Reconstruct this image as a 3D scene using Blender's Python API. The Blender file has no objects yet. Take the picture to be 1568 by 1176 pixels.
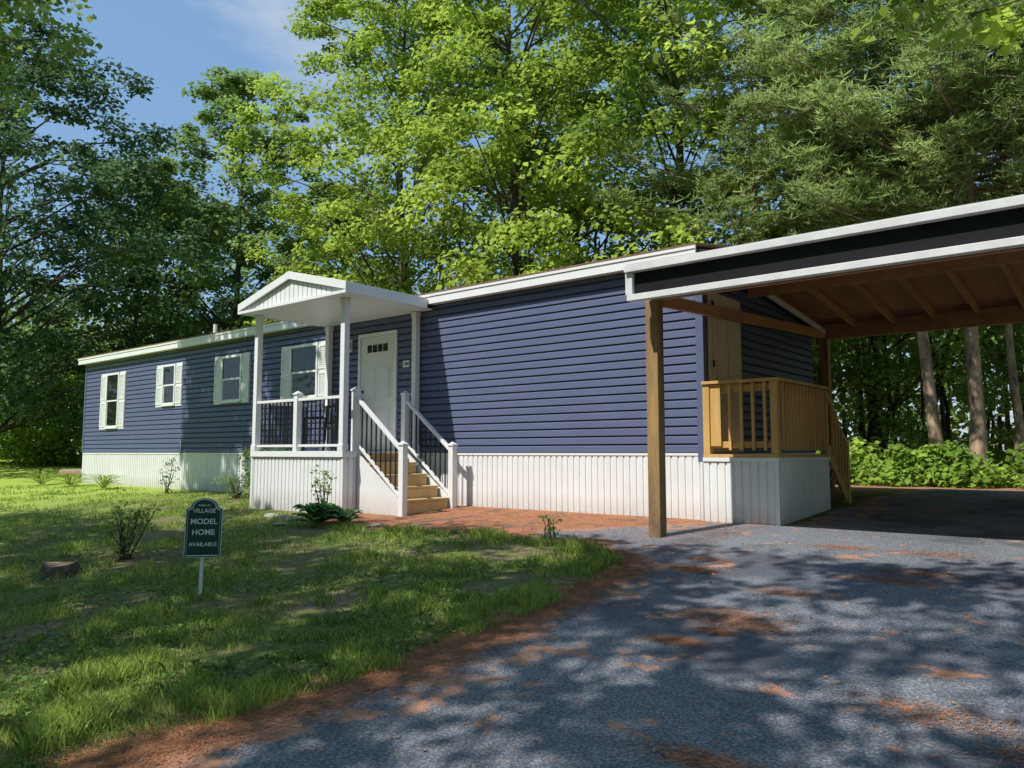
import bpy, math, random
import numpy as np
from mathutils import Vector, Matrix
rad=math.radians
D=bpy.data; SC=bpy.context.scene
COL=SC.collection

# ---------------------------------------------------------------- materials
def newmat(name):
    m=D.materials.new(name); m.use_nodes=True
    nt=m.node_tree; return m,nt,nt.nodes,nt.links,nt.nodes['Principled BSDF']
def ramp(N,stops):
    r=N.new('ShaderNodeValToRGB'); e=r.color_ramp.elements
    while len(e)<len(stops): e.new(0.5)
    for i,(p,c) in enumerate(stops):
        e[i].position=p; e[i].color=(*c,1)
    return r
def noise(N,L,vec,scale,detail=4,rough=.6):
    n=N.new('ShaderNodeTexNoise'); n.inputs['Scale'].default_value=scale
    n.inputs['Detail'].default_value=detail; n.inputs['Roughness'].default_value=rough
    L.new(vec,n.inputs['Vector']); return n
def mixc(N,L,fac,a,b):
    m=N.new('ShaderNodeMix'); m.data_type='RGBA'
    if hasattr(fac,'is_output'): L.new(fac,m.inputs[0])
    else: m.inputs[0].default_value=fac
    for s,i in ((a,6),(b,7)):
        if hasattr(s,'is_output'): L.new(s,m.inputs[i])
        else: m.inputs[i].default_value=(*s,1)
    return m.outputs[2]
def mat(name,c1,c2=None,rough=.6,scale=3,bump=0,bscale=60,stretch=(1,1,1),spec=.4,dirt_shade=None,metal=0):
    m,nt,N,L,P=newmat(name)
    g=N.new('ShaderNodeNewGeometry'); mp=N.new('ShaderNodeMapping'); mp.inputs['Scale'].default_value=stretch
    L.new(g.outputs['Position'],mp.inputs['Vector'])
    c2=c2 or tuple(x*.85 for x in c1)
    n=noise(N,L,mp.outputs[0],scale,4,.65)
    r=ramp(N,[(.32,c2),(.68,c1)]); L.new(n.outputs['Fac'],r.inputs[0])
    out=r.outputs[0]
    if dirt_shade:
        sx=N.new('ShaderNodeSeparateXYZ'); L.new(g.outputs['Position'],sx.inputs[0])
        mr=N.new('ShaderNodeMapRange'); mr.inputs[1].default_value=dirt_shade[0]; mr.inputs[2].default_value=dirt_shade[1]
        mr.inputs[3].default_value=1; mr.inputs[4].default_value=0
        L.new(sx.outputs[2],mr.inputs[0])
        n2=noise(N,L,g.outputs['Position'],9,5,.7)
        mm=N.new('ShaderNodeMath'); mm.operation='MULTIPLY'; L.new(mr.outputs[0],mm.inputs[0]); L.new(n2.outputs['Fac'],mm.inputs[1])
        out=mixc(N,L,mm.outputs[0],out,dirt_shade[2])
    L.new(out,P.inputs['Base Color'])
    P.inputs['Roughness'].default_value=rough; P.inputs['Specular IOR Level'].default_value=spec
    P.inputs['Metallic'].default_value=metal
    if bump:
        b=N.new('ShaderNodeBump'); b.inputs['Strength'].default_value=bump; b.inputs['Distance'].default_value=.01
        n3=noise(N,L,mp.outputs[0],bscale,3); L.new(n3.outputs['Fac'],b.inputs['Height']); L.new(b.outputs[0],P.inputs['Normal'])
    return m
def leafmat(name,dark,light,trans=.35):
    m,nt,N,L,P=newmat(name); N.remove(P)
    P=N.new('ShaderNodeBsdfDiffuse')
    a=N.new('ShaderNodeAttribute'); a.attribute_name='var'
    r=ramp(N,[(.1,dark),(.9,light)]); L.new(a.outputs['Fac'],r.inputs[0])
    L.new(r.outputs[0],P.inputs['Color'])
    t=N.new('ShaderNodeBsdfTranslucent'); 
    tc=mixc(N,L,.5,r.outputs[0],tuple(min(1,x*1.2) for x in light)); L.new(tc,t.inputs['Color'])
    mx=N.new('ShaderNodeMixShader'); mx.inputs[0].default_value=trans
    L.new(P.outputs[0],mx.inputs[1]); L.new(t.outputs[0],mx.inputs[2])
    L.new(mx.outputs[0],N['Material Output'].inputs['Surface'])
    return m

M={}
M['siding']=mat('slate_blue_siding',(.112,.134,.232),(.099,.119,.208),.5,1.2,.05,150,(1,1,6))
M['white']=mat('white_vinyl',(.84,.84,.83),(.79,.79,.78),.45,2)
M['skirt']=mat('white_skirting',(.84,.84,.83),(.76,.76,.75),.5,1.5,dirt_shade=(-.15,.28,(.33,.24,.16)))
M['door']=mat('door_paint',(.74,.73,.70),(.70,.69,.66),.4,2)
M['sidedoor']=mat('cream_door',(.80,.67,.50),(.70,.58,.42),.5,2)
M['black']=mat('black_metal',(.015,.015,.017),(.01,.01,.01),.35)
M['shadefascia']=mat('shade_dark_fascia',(.010,.011,.015),(.006,.006,.008),.6,spec=.2)  # near-black colour stands in for the overhang's shade on the recessed fascia
M['fasciaw']=mat('fascia_metal',(.76,.76,.74),(.62,.62,.61),.45,4)
M['newwood']=mat('treated_pine',(.68,.42,.14),(.52,.29,.09),.65,6,.3,90,(1,1,.12))
M['tread']=mat('tread_pine',(.66,.47,.22),(.54,.36,.15),.65,6,.3,90,(.2,1,1))
M['postwood']=mat('weathered_shaded_post',(.50,.30,.11),(.15,.092,.05),.75,7,.5,80,(1,1,.1),dirt_shade=(.2,2.0,(.10,.075,.055)))  # darker downward: shade on the lower post put into its colour
M['ceiling']=mat('plywood_ceiling',(.52,.23,.12),(.36,.16,.08),.7,3,.2,50,(1,.2,1))
M['rafter']=mat('rafter_wood',(.54,.27,.13),(.38,.18,.085),.7,5,.2,60,(1,.15,1))
M['shingle']=mat('roof_shingle',(.30,.17,.10),(.16,.09,.06),.85,12,.5,120)
M['metalroof']=mat('carport_roof',(.35,.35,.34),(.25,.25,.25),.5,5)
M['bark']=mat('bark',(.13,.10,.08),(.05,.04,.032),.9,5,.9,25,(1,1,.25))
M['pinebark']=mat('pine_bark',(.60,.42,.29),(.13,.09,.065),.9,6,1,12,(1,1,.35))
M['stone']=mat('stone',(.4,.37,.33),(.25,.23,.2),.9,9,.5,40)
M['cutwood']=mat('cut_wood',(.35,.25,.16),(.2,.14,.09),.8,14)
M['signgreen']=mat('sign_green',(.012,.075,.05),(.01,.065,.042),.35,3)
M['signwhite']=mat('sign_white',(.85,.85,.85),(.8,.8,.8),.4,3)
def glass():
    m,nt,N,L,P=newmat('window_glass')
    P.inputs['Base Color'].default_value=(.012,.015,.016,1); P.inputs['Roughness'].default_value=.03
    P.inputs['Specular IOR Level'].default_value=.6
    return m
M['glass']=glass()
M['maple']=leafmat('maple_leaf',(.055,.12,.02),(.56,.70,.12),.40)
M['maple2']=leafmat('broadleaf_mid',(.05,.11,.03),(.38,.52,.15),.36)
M['oak']=leafmat('oak_leaf_shaded',(.035,.075,.035),(.18,.28,.12),.3)  # darker leaves: the shade on the left trees is put into their colour
M['pineleaf']=leafmat('pine_needles',(.12,.19,.06),(.54,.66,.24),.36)
M['under']=leafmat('undergrowth_leaf',(.09,.18,.03),(.44,.62,.11),.4)
M['forest']=leafmat('forest_leaf',(.05,.09,.025),(.34,.46,.13),.4)
M['grass']=leafmat('grass_blade',(.10,.17,.045),(.46,.57,.13),.3)
M['hosta']=leafmat('hosta_leaf',(.06,.16,.05),(.26,.44,.16),.3)
M['needle']=mat('pine_needle_litter',(.56,.25,.12),(.30,.13,.06),.9,6)

def ground_mat():
    m,nt,N,L,P=newmat('lawn_soil')
    g=N.new('ShaderNodeNewGeometry'); pos=g.outputs['Position']
    n2=noise(N,L,pos,22,5,.75); n3=noise(N,L,pos,1.6,5,.75)
    gr=ramp(N,[(.25,(.05,.08,.022)),(.5,(.13,.18,.04)),(.8,(.27,.33,.08))]); L.new(n2.outputs['Fac'],gr.inputs[0])
    so=ramp(N,[(.3,(.11,.085,.05)),(.5,(.21,.17,.10)),(.7,(.38,.30,.19))]); L.new(n2.outputs['Fac'],so.inputs[0])
    f=ramp(N,[(.42,(0,0,0)),(.58,(1,1,1))]); L.new(n3.outputs['Fac'],f.inputs[0])
    c=mixc(N,L,f.outputs[0],gr.outputs[0],so.outputs[0])
    sx=N.new('ShaderNodeSeparateXYZ'); L.new(pos,sx.inputs[0])
    mr=N.new('ShaderNodeMapRange'); mr.inputs[1].default_value=14; mr.inputs[2].default_value=15.5; L.new(sx.outputs[1],mr.inputs[0])
    mr2=N.new('ShaderNodeMapRange'); mr2.inputs[1].default_value=-26; mr2.inputs[2].default_value=-22; L.new(sx.outputs[0],mr2.inputs[0])
    mm=N.new('ShaderNodeMath'); mm.operation='MULTIPLY'; L.new(mr.outputs[0],mm.inputs[0]); L.new(mr2.outputs[0],mm.inputs[1])
    fl=ramp(N,[(.3,(.16,.08,.045)),(.7,(.58,.32,.18))]); L.new(n2.outputs['Fac'],fl.inputs[0])
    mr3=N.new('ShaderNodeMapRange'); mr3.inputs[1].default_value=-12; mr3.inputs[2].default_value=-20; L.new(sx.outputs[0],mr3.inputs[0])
    lg=ramp(N,[(.3,(.22,.32,.05)),(.7,(.46,.58,.10))]); L.new(n2.outputs['Fac'],lg.inputs[0])  # brighter green far left: sunlight on the lawn put into its colour
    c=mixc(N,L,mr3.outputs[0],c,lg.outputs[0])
    c=mixc(N,L,mm.outputs[0],c,fl.outputs[0])
    L.new(c,P.inputs['Base Color']); P.inputs['Roughness'].default_value=.95; P.inputs['Specular IOR Level'].default_value=.1
    b=N.new('ShaderNodeBump'); b.inputs['Strength'].default_value=.8; b.inputs['Distance'].default_value=.03
    L.new(n2.outputs['Fac'],b.inputs['Height']); L.new(b.outputs[0],P.inputs['Normal'])
    return m
def litter_mat():
    m,nt,N,L,P=newmat('needle_covered_soil')
    g=N.new('ShaderNodeNewGeometry'); pos=g.outputs['Position']
    n2=noise(N,L,pos,40,5,.75); n3=noise(N,L,pos,2.5,4,.7)
    a=ramp(N,[(.3,(.22,.095,.05)),(.55,(.50,.22,.12)),(.75,(.68,.36,.21))]); L.new(n2.outputs['Fac'],a.inputs[0])
    b_=ramp(N,[(.3,(.10,.075,.055)),(.7,(.28,.2,.15))]); L.new(n2.outputs['Fac'],b_.inputs[0])
    f=ramp(N,[(.48,(0,0,0)),(.64,(1,1,1))]); L.new(n3.outputs['Fac'],f.inputs[0])
    c=mixc(N,L,f.outputs[0],a.outputs[0],b_.outputs[0])
    L.new(c,P.inputs['Base Color']); P.inputs['Roughness'].default_value=.95; P.inputs['Specular IOR Level'].default_value=.1
    b=N.new('ShaderNodeBump'); b.inputs['Strength'].default_value=.9; b.inputs['Distance'].default_value=.02
    L.new(n2.outputs['Fac'],b.inputs['Height']); L.new(b.outputs[0],P.inputs['Normal'])
    return m
def asphalt_mat():
    m,nt,N,L,P=newmat('asphalt')
    g=N.new('ShaderNodeNewGeometry'); pos=g.outputs['Position']
    at=N.new('ShaderNodeAttribute'); at.attribute_name='edge'
    fine=noise(N,L,pos,80,4,.8); big=noise(N,L,pos,.8,4,.65); mid=noise(N,L,pos,5,4,.7)
    v=N.new('ShaderNodeTexVoronoi'); v.inputs['Scale'].default_value=60; L.new(pos,v.inputs['Vector'])
    c1=ramp(N,[(.3,(.14,.155,.185)),(.7,(.26,.28,.31))]); L.new(big.outputs['Fac'],c1.inputs[0])
    sp=ramp(N,[(.47,(0,0,0)),(.70,(1,1,1))]); L.new(fine.outputs['Fac'],sp.inputs[0])
    c=mixc(N,L,sp.outputs[0],c1.outputs[0],(.52,.53,.54))
    vr=ramp(N,[(.3,(0,0,0)),(.62,(1,1,1))]); L.new(v.outputs['Distance'],vr.inputs[0])
    mu=N.new('ShaderNodeMath'); mu.operation='MULTIPLY'; mu.inputs[1].default_value=.6; L.new(vr.outputs[0],mu.inputs[0])
    c=mixc(N,L,mu.outputs[0],c,(.05,.055,.068))
    dk=noise(N,L,pos,.55,4,.6); dr=ramp(N,[(.50,(0,0,0)),(.56,(.7,.7,.7))]); L.new(dk.outputs['Fac'],dr.inputs[0])
    c=mixc(N,L,dr.outputs[0],c,(.07,.08,.10))
    er=N.new('ShaderNodeMapRange'); er.inputs[1].default_value=0; er.inputs[2].default_value=.8; er.inputs[3].default_value=.22; er.inputs[4].default_value=-.02; L.new(at.outputs['Fac'],er.inputs[0])
    s=N.new('ShaderNodeMath'); s.operation='ADD'; L.new(er.outputs[0],s.inputs[0]); L.new(mid.outputs['Fac'],s.inputs[1])
    n5=noise(N,L,pos,1.7,3,.6)
    s2=N.new('ShaderNodeMath'); s2.operation='MULTIPLY_ADD'; L.new(n5.outputs['Fac'],s2.inputs[0]); s2.inputs[1].default_value=.9; L.new(s.outputs[0],s2.inputs[2])
    nr=ramp(N,[(.54,(0,0,0)),(.575,(1,1,1))]); 
    hf=N.new('ShaderNodeMath'); hf.operation='MULTIPLY'; hf.inputs[1].default_value=.5; L.new(s2.outputs[0],hf.inputs[0]); L.new(hf.outputs[0],nr.inputs[0])
    nc=ramp(N,[(.3,(.30,.13,.07)),(.7,(.68,.35,.21))]); L.new(fine.outputs['Fac'],nc.inputs[0])
    nm=N.new('ShaderNodeMath'); nm.operation='MULTIPLY'; nm.inputs[1].default_value=.85; L.new(nr.outputs[0],nm.inputs[0])
    c=mixc(N,L,nm.outputs[0],c,nc.outputs[0])
    L.new(c,P.inputs['Base Color']); P.inputs['Roughness'].default_value=.75; P.inputs['Specular IOR Level'].default_value=.35
    b=N.new('ShaderNodeBump'); b.inputs['Strength'].default_value=.7; b.inputs['Distance'].default_value=.012
    L.new(fine.outputs['Fac'],b.inputs['Height']); L.new(b.outputs[0],P.inputs['Normal'])
    return m
M['ground']=ground_mat(); M['litter']=litter_mat(); M['asphalt']=asphalt_mat()

# ---------------------------------------------------------------- helpers
def empty(name,loc=(0,0,0)):
    e=D.objects.new(name,None); e.location=loc; e.empty_display_size=.3; COL.objects.link(e); return e
def meshobj(name,verts,faces,material,parent=None,bevel=0,smooth=False):
    me=D.meshes.new(name); me.from_pydata([tuple(v) for v in verts],[],[tuple(f) for f in faces]); me.update()
    if smooth: me.shade_smooth()
    o=D.objects.new(name,me); COL.objects.link(o); me.materials.append(material)
    if parent: o.parent=parent
    if bevel:
        b=o.modifiers.new('bevel','BEVEL'); b.width=bevel; b.segments=2; b.limit_method='ANGLE'
    return o
class MB:
    def __init__(s): s.v=[]; s.f=[]
    def add(s,v,f):
        o=len(s.v); s.v+= [tuple(x) for x in v]; s.f+=[tuple(i+o for i in q) for q in f]
    def box(s,x0,x1,y0,y1,z0,z1):
        s.add([(x0,y0,z0),(x1,y0,z0),(x1,y1,z0),(x0,y1,z0),(x0,y0,z1),(x1,y0,z1),(x1,y1,z1),(x0,y1,z1)],
              [(0,3,2,1),(4,5,6,7),(0,1,5,4),(1,2,6,5),(2,3,7,6),(3,0,4,7)])
    def prism(s,poly,y0,y1):
        n=len(poly)
        s.add([(x,y0,z) for x,z in poly]+[(x,y1,z) for x,z in poly],
              [tuple(range(n)),tuple(range(2*n-1,n-1,-1))]+[(i,i+n,(i+1)%n+n,(i+1)%n) for i in range(n)])
    def prismx(s,poly,x0,x1):
        n=len(poly)
        s.add([(x0,y,z) for y,z in poly]+[(x1,y,z) for y,z in poly],
              [tuple(range(n-1,-1,-1)),tuple(range(n,2*n))]+[(i,(i+1)%n,(i+1)%n+n,i+n) for i in range(n)])
    def bar(s,p,q,w,h):
        p=Vector(p);q=Vector(q); d=(q-p).normalized(); up=Vector((0,0,1))
        if abs(d.z)>.99: up=Vector((0,1,0))
        r=d.cross(up).normalized()*w/2; u=r.cross(d).normalized()*h/2
        vs=[p-r-u,p+r-u,p+r+u,p-r+u,q-r-u,q+r-u,q+r+u,q-r+u]
        s.add(vs,[(0,3,2,1),(4,5,6,7),(0,1,5,4),(1,2,6,5),(2,3,7,6),(3,0,4,7)])
    def tube(s,pts,rs,n=7):
        pts=[Vector(p) for p in pts]; V=[];F=[]
        for i,p in enumerate(pts):
            d=(pts[min(i+1,len(pts)-1)]-pts[max(i-1,0)]).normalized()
            a=d.cross(Vector((.3,.9,.1))).normalized(); b=d.cross(a)
            for k in range(n):
                t=2*math.pi*k/n; V.append(p+(a*math.cos(t)+b*math.sin(t))*rs[i])
        for i in range(len(pts)-1):
            for k in range(n): F.append((i*n+k,i*n+(k+1)%n,(i+1)*n+(k+1)%n,(i+1)*n+k))
        F.append(tuple(range((len(pts)-1)*n,len(pts)*n)))
        s.add(V,F)
    def obj(s,name,m,parent=None,bevel=0,smooth=False): return meshobj(name,s.v,s.f,m,parent,bevel,smooth)
def np_mesh(name,V,nv,material,parent=None,var=None):
    n=len(V)//nv; me=D.meshes.new(name)
    me.vertices.add(len(V)); me.vertices.foreach_set('co',np.ascontiguousarray(V,dtype=np.float32).ravel())
    me.loops.add(len(V)); me.loops.foreach_set('vertex_index',np.arange(len(V),dtype=np.int32))
    me.polygons.add(n); me.polygons.foreach_set('loop_start',np.arange(0,len(V),nv,dtype=np.int32))
    me.update(calc_edges=True)
    if var is not None:
        a=me.attributes.new('var','FLOAT','FACE'); a.data.foreach_set('value',np.asarray(var,dtype=np.float32))
    me.materials.append(material)
    o=D.objects.new(name,me); COL.objects.link(o)
    if parent: o.parent=parent
    return o

def gz(X,Y):
    X=np.asarray(X,float);Y=np.asarray(Y,float)
    z=np.interp(Y,[-60,-12,9.32,13,400],[-1.6,-1.279,0,.19,.19])
    z=z+np.interp(-X,[26,52,400],[0,.62,.62])*np.clip((Y+5)/10,0,1)
    return z

# ---------------------------------------------------------------- ground
def grid(name,xs,ys,m,off=0):
    XX,YY=np.meshgrid(xs,ys); ZZ=gz(XX,YY)+off
    V=np.stack([XX,YY,ZZ],-1).reshape(-1,3); nx=len(xs)
    F=[(j*nx+i,j*nx+i+1,(j+1)*nx+i+1,(j+1)*nx+i) for j in range(len(ys)-1) for i in range(nx-1)]
    return meshobj(name,V,F,m)
xs=sorted(set([-400,-200,-120,-80]+list(range(-60,61,2))+[80,120,200,400]+[-26,-52]))
ys=sorted(set([-400,-200,-100,-60,-30,-12,9.32,13]+[y for y in range(-20,61,2)]+[80,120,200,400]+[-5,5]))
grid('ground',xs,ys,M['ground'])
def xl(Y): return np.interp(Y,[-12,1.4,3,4.8,6.2,6.8,7.1],[-3.5,-3.62,-3.45,-3.55,-3.8,-4.3,-4.9])
def ymax(X): return np.interp(X,[-200,-24.2,-24,-12.6,-12.3,-9.7,-9.2,-8,-6.4,-4.9,-4.3,-3.8,-3.4],[60,60,8.9,8.9,7.45,7.3,6.95,6.9,7.3,7.1,6.8,6.4,6.2])
def wob(t,seed,amp,fr=1.0):
    r=np.random.default_rng(seed); s=0
    for k in range(6):
        s=s+np.sin(t*fr*(1.7**k)*1.3+r.random()*6.28)*amp/(1.5**k)
    return s
def strip(name,ys,xa,xb,m,off,nx=8):
    V=[];E=[];nx1=nx+1
    for j,y in enumerate(ys):
        for i in range(nx1):
            x=xa[j]+(xb[j]-xa[j])*(i/nx)**2
            V.append((x,y,float(gz(x,y))+off)); E.append(x-xa[j])
    F=[(j*nx1+i,j*nx1+i+1,(j+1)*nx1+i+1,(j+1)*nx1+i) for j in range(len(ys)-1) for i in range(nx)]
    o=meshobj(name,V,F,m)
    a=o.data.attributes.new('edge','FLOAT','POINT'); a.data.foreach_set('value',np.array(E,dtype=np.float32))
    return o
yy=np.concatenate([np.arange(-10,9.3,.04),[9.32],np.arange(9.4,16.2,.1)])
def xasph(y):
    return np.interp(y,[-12,1.4,3,4.8,6.2,6.8,7.1,7.4,7.7,8.2,8.7,9.1,9.25,17],
                  [-3.38,-3.48,-3.31,-3.41,-3.66,-4.16,-4.8,-5.7,-5.9,-5.3,-4.7,-4.2,-3.30,-3.2])
strip('driveway',yy,xasph(yy)+wob(yy,3,.045,3)+wob(yy,4,.022,14),np.full(len(yy),3.6),M['asphalt'],.012)
y2=np.concatenate([np.arange(-10,7.3,.05)])
strip('soil_verge',y2,xl(y2)-.06-np.abs(wob(y2,9,.08,2.2))+wob(y2,8,.02,15),xl(y2)+.8,M['litter'],.004,4)
xp=np.arange(-9.9,-3.2,.05); V=[];F=[]
for i,x in enumerate(xp):
    y0=float(ymax(x))-.12+float(wob(x,12,.06,3)); 
    y0=min(y0,9.0)
    for k in range(5):
        y=y0+(9.32-y0)*k/4; V.append((x,y,float(gz(x,y))+.008))
for i in range(len(xp)-1):
    for k in range(4): F.append((i*5+k,(i+1)*5+k,(i+1)*5+k+1,i*5+k+1))
meshobj('needle_path',V,F,M['litter'])

# ---------------------------------------------------------------- mobile home
home=empty('mobile_home',(-14,11.4,0))
def H(mb,name,m,bevel=0):
    o=mb.obj(name,m,None,bevel); o.parent=home; o.matrix_parent_inverse=Matrix.Translation(-Vector(home.location)); return o
FY=9.32; BY=13.6; XL=-23.7; XR=-4.45; ZF=.87; ZE=3.42
mb=MB(); mb.box(XL+.01,XR-.01,FY+.01,BY,ZF-.01,ZE+.1); mb.box(XL+.1,XR-.1,FY+.1,BY-.1,0,ZF-.02); H(mb,'wall_core',M['siding'])
def siding(mb,a0,a1,z0,z1,fn,c=.118):
    z=z0
    while z<z1-1e-4:
        zb=min(z+c,z1)
        v=[fn(a0,.002,z),fn(a1,.002,z),fn(a1,.032,z+.006),fn(a0,.032,z+.006),
           fn(a1,.026,z+(zb-z)*.74),fn(a0,.026,z+(zb-z)*.74),fn(a1,.003,zb-.008),fn(a0,.003,zb-.008)]
        mb.add(v,[(0,1,2,3),(3,2,4,5),(5,4,6,7)]); z=zb
mb=MB(); siding(mb,XL,XR,ZF,ZE,lambda a,d,z:(a,FY-d,z)); H(mb,'front_siding',M['siding'])
mb=MB(); siding(mb,FY,BY,ZF,3.5,lambda a,d,z:(XR+d,a,z))
H(mb,'end_siding',M['siding'])
def ribs(mb,a0,a1,fn,z0,z1,p=.105,g=.016,dp=.014):
    a=a0; pr=[]
    while a<a1-1e-6:
        e=min(a+p,a1)
        pr+=[(a,dp),(max(a,e-2*g),dp),(max(a,e-1.5*g),0),(max(a,e-.5*g),0)]; a=e
    pr.append((a1,dp))
    v=[]
    for q,d in pr: v+=[fn(q,d,z0),fn(q,d,z1)]
    mb.add(v,[(2*i,2*i+2,2*i+3,2*i+1) for i in range(len(pr)-1)])
mb=MB(); ribs(mb,XL,XR,lambda a,d,z:(a,FY-d,z),-.1,ZF-.012)
H(mb,'front_skirting',M['skirt'])
mb=MB(); ribs(mb,FY,BY,lambda a,d,z:(XR+d,a,z),-.1,ZF-.01); ribs(mb,FY,BY,lambda a,d,z:(XL-d,a,z),-.1,ZF-.01); H(mb,'end_skirting',M['skirt'])
mb=MB(); mb.box(XL,XR+.005,FY-.024,FY+.005,ZF-.04,ZF-.003); mb.box(XR-.02,XR+.024,FY,BY,ZF-.04,ZF-.003); H(mb,'skirting_trim',M['white'],.003)
mb=MB(); mb.box(XR-.07,XR+.038,FY-.040,FY+.07,ZF-.12,ZE); mb.box(XL-.02,XL+.07,FY-.038,FY+.05,ZF,ZE); mb.box(-15.3,-15.27,FY-.034,FY,ZF,ZE)
H(mb,'corner_trim',M['siding'],.004)
mb=MB(); mb.box(XL-.15,XR+.03,FY-.20,FY-.17,ZE-.015,3.575); mb.box(XL-.15,XR+.03,FY-.17,FY-.002,ZE,ZE+.02)
mb.box(XL-.16,XR+.04,FY-.215,FY-.2,3.53,3.58); mb.box(XL-.15,XL-.12,FY-.2,BY+.2,ZE,3.57)
H(mb,'eave_fascia',M['white'],.003)
mb=MB(); mid=(FY+BY)/2
mb.prismx([(FY-.22,3.578),(mid,3.96),(BY+.22,3.578),(BY+.22,3.60),(mid,4.0),(FY-.22,3.60)][::-1],XL-.17,XR+.05)
H(mb,'shingle_roof',M['shingle'])
mb=MB(); mb.prismx([(FY,3.42),(BY,3.42),(BY,3.57),(mid,3.95),(FY,3.57)],XL,XR-.02); H(mb,'gable_ends',M['shingle'])
mb=MB()
for x,y in ((-18.6,10.4),(-13.2,10.9)): mb.tube([(x,y,3.6),(x,y,4.2)],[.05,.05],10)
H(mb,'roof_vent_pipe',M['white'])
def window(i,x0,x1,z0,z1,sh=.30):
    fr=MB(); gl=MB(); s=MB()
    a,b=x0+sh,x1-sh; f=.055
    y1=FY-.002; y0=FY-.066
    fr.box(a,a+f,y0,y1,z0,z1); fr.box(b-f,b,y0,y1,z0,z1); fr.box(a+f,b-f,y0,y1,z1-f,z1); fr.box(a+f,b-f,y0-.012,y1,z0,z0+f)
    zm=(z0+z1)/2
    fr.box(a+f,b-f,y0+.012,y1,zm-.02,zm+.02)
    fr.box(a+f,a+f+.028,y0+.020,y1,z0+f,zm-.02); fr.box(b-f-.028,b-f,y0+.020,y1,z0+f,zm-.02)
    fr.box(a+f+.028,b-f-.028,y0+.020,y1,z0+f,z0+f+.03)
    gl.box(a+f,b-f,FY-.043,FY-.033,z0+f,z1-f)
    H(fr,'window_frame_%d'%i,M['white'],.004); H(gl,'window_glass_%d'%i,M['glass'])
    for (u,v) in ((x0,a-.012),(b+.012,x1)):
        s.box(u,v,FY-.044,FY-.004,z0-.01,z1+.01)
        for (p,q) in ((z0+.05,zm-.03),(zm+.03,z1-.05)):
            s.box(u+.01,u+.05,FY-.058,FY-.0445,p,q); s.box(v-.05,v-.01,FY-.058,FY-.0445,p,q)
            s.box(u+.05,v-.05,FY-.058,FY-.0445,q-.04,q); s.box(u+.05,v-.05,FY-.058,FY-.0445,p,p+.04)
            zz=p+.05
            while zz<q-.06:
                s.box(u+.05,v-.05,FY-.052,FY-.0445,zz,zz+.018); zz+=.035
    H(s,'shutters_%d'%i,M['white'])
window(1,-22.6,-21.1,1.52,3.05,.36); window(2,-19.35,-18.05,2.02,3.06,.32)
window(3,-16.55,-15.1,1.98,3.06,.30); window(4,-13.9,-12.33,1.93,3.06,.31)
def door(x0,x1,z0,z1):
    f=MB(); f.box(x0,x0+.06,FY-.055,FY-.002,z0,z1); f.box(x1-.06,x1,FY-.055,FY-.002,z0,z1); f.box(x0+.06,x1-.06,FY-.055,FY-.002,z1-.06,z1)
    H(f,'door_frame',M['white'],.003)
    d=MB(); a,b=x0+.065,x1-.065; y=FY-.035
    d.box(a,b,y,FY-.003,z0+.01,z1-.065)
    w=b-a
    for (u,v) in ((a+.11,a+w/2-.04),(a+w/2+.04,b-.11)):
        for (p,q) in ((z0+.18,z0+.78),(z0+.95,z0+1.55)):
            d.box(u,v,y-.008,y-.0005,p,q); d.box(u+.04,v-.04,y-.014,y-.0085,p+.04,q-.04)
    H(d,'front_door',M['door'],.003)
    g=MB()
    n=4; t=w*.62/n
    for k in range(n):
        u=a+w*.19+k*t; g.box(u+.012,u+t-.012,y-.006,y-.001,z1-.36,z1-.22)
    H(g,'door_lites',M['glass'])
    k=MB(); k.tube([(a+.07,y,z0+.95),(a+.07,y-.06,z0+.95),(a+.07,y-.075,z0+.95)],[.02,.03,.02],10); k.tube([(a+.07,y,z0+1.1),(a+.07,y-.02,z0+1.1)],[.028,.028],10)
    H(k,'door_knob',M['black'])
door(-11.4,-10.33,.90,3.08)
mb=MB(); mb.box(-10.17,-10.0,FY-.045,FY-.033,2.38,2.50); H(mb,'house_number_plate',M['white'])
def text(body,loc,rot,size,m,parent,name,al='CENTER',sx=1):
    c=D.curves.new(name,'FONT'); c.body=body; c.size=size; c.align_x=al; c.align_y='CENTER'; c.extrude=.0008
    c.offset=size*.018
    o=D.objects.new(name,c); COL.objects.link(o); o.rotation_euler=rot; o.location=loc; o.scale=(sx,1,1)
    c.materials.append(m); 
    if parent: o.parent=parent; o.matrix_parent_inverse=Matrix.Translation(-Vector(parent.location)) if parent.rotation_euler.z==0 else Matrix.Identity(4)
    return o
text('184',(-10.085,FY-.047,2.44),(rad(90),0,0),.10,M['black'],home,'house_number')
mb=MB(); mb.box(-11.72,-11.60,FY-.04,FY-.033,2.78,3.02); mb.tube([(-11.66,FY-.09,2.80),(-11.66,FY-.09,2.84),(-11.66,FY-.09,2.97),(-11.66,FY-.09,3.01)],[.04,.055,.05,.02],8); H(mb,'porch_lamp',M['white'])
mb=MB(); mb.tube([(-18.0,FY-.045,.55),(-18.0,FY-.045,1.15)],[.015,.015],6); mb.tube([(XR+.0,FY-.06,-.02),(XR+.0,FY-.06,.75)],[.03,.03],8)
H(mb,'wall_pipes',M['skirt'])

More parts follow.
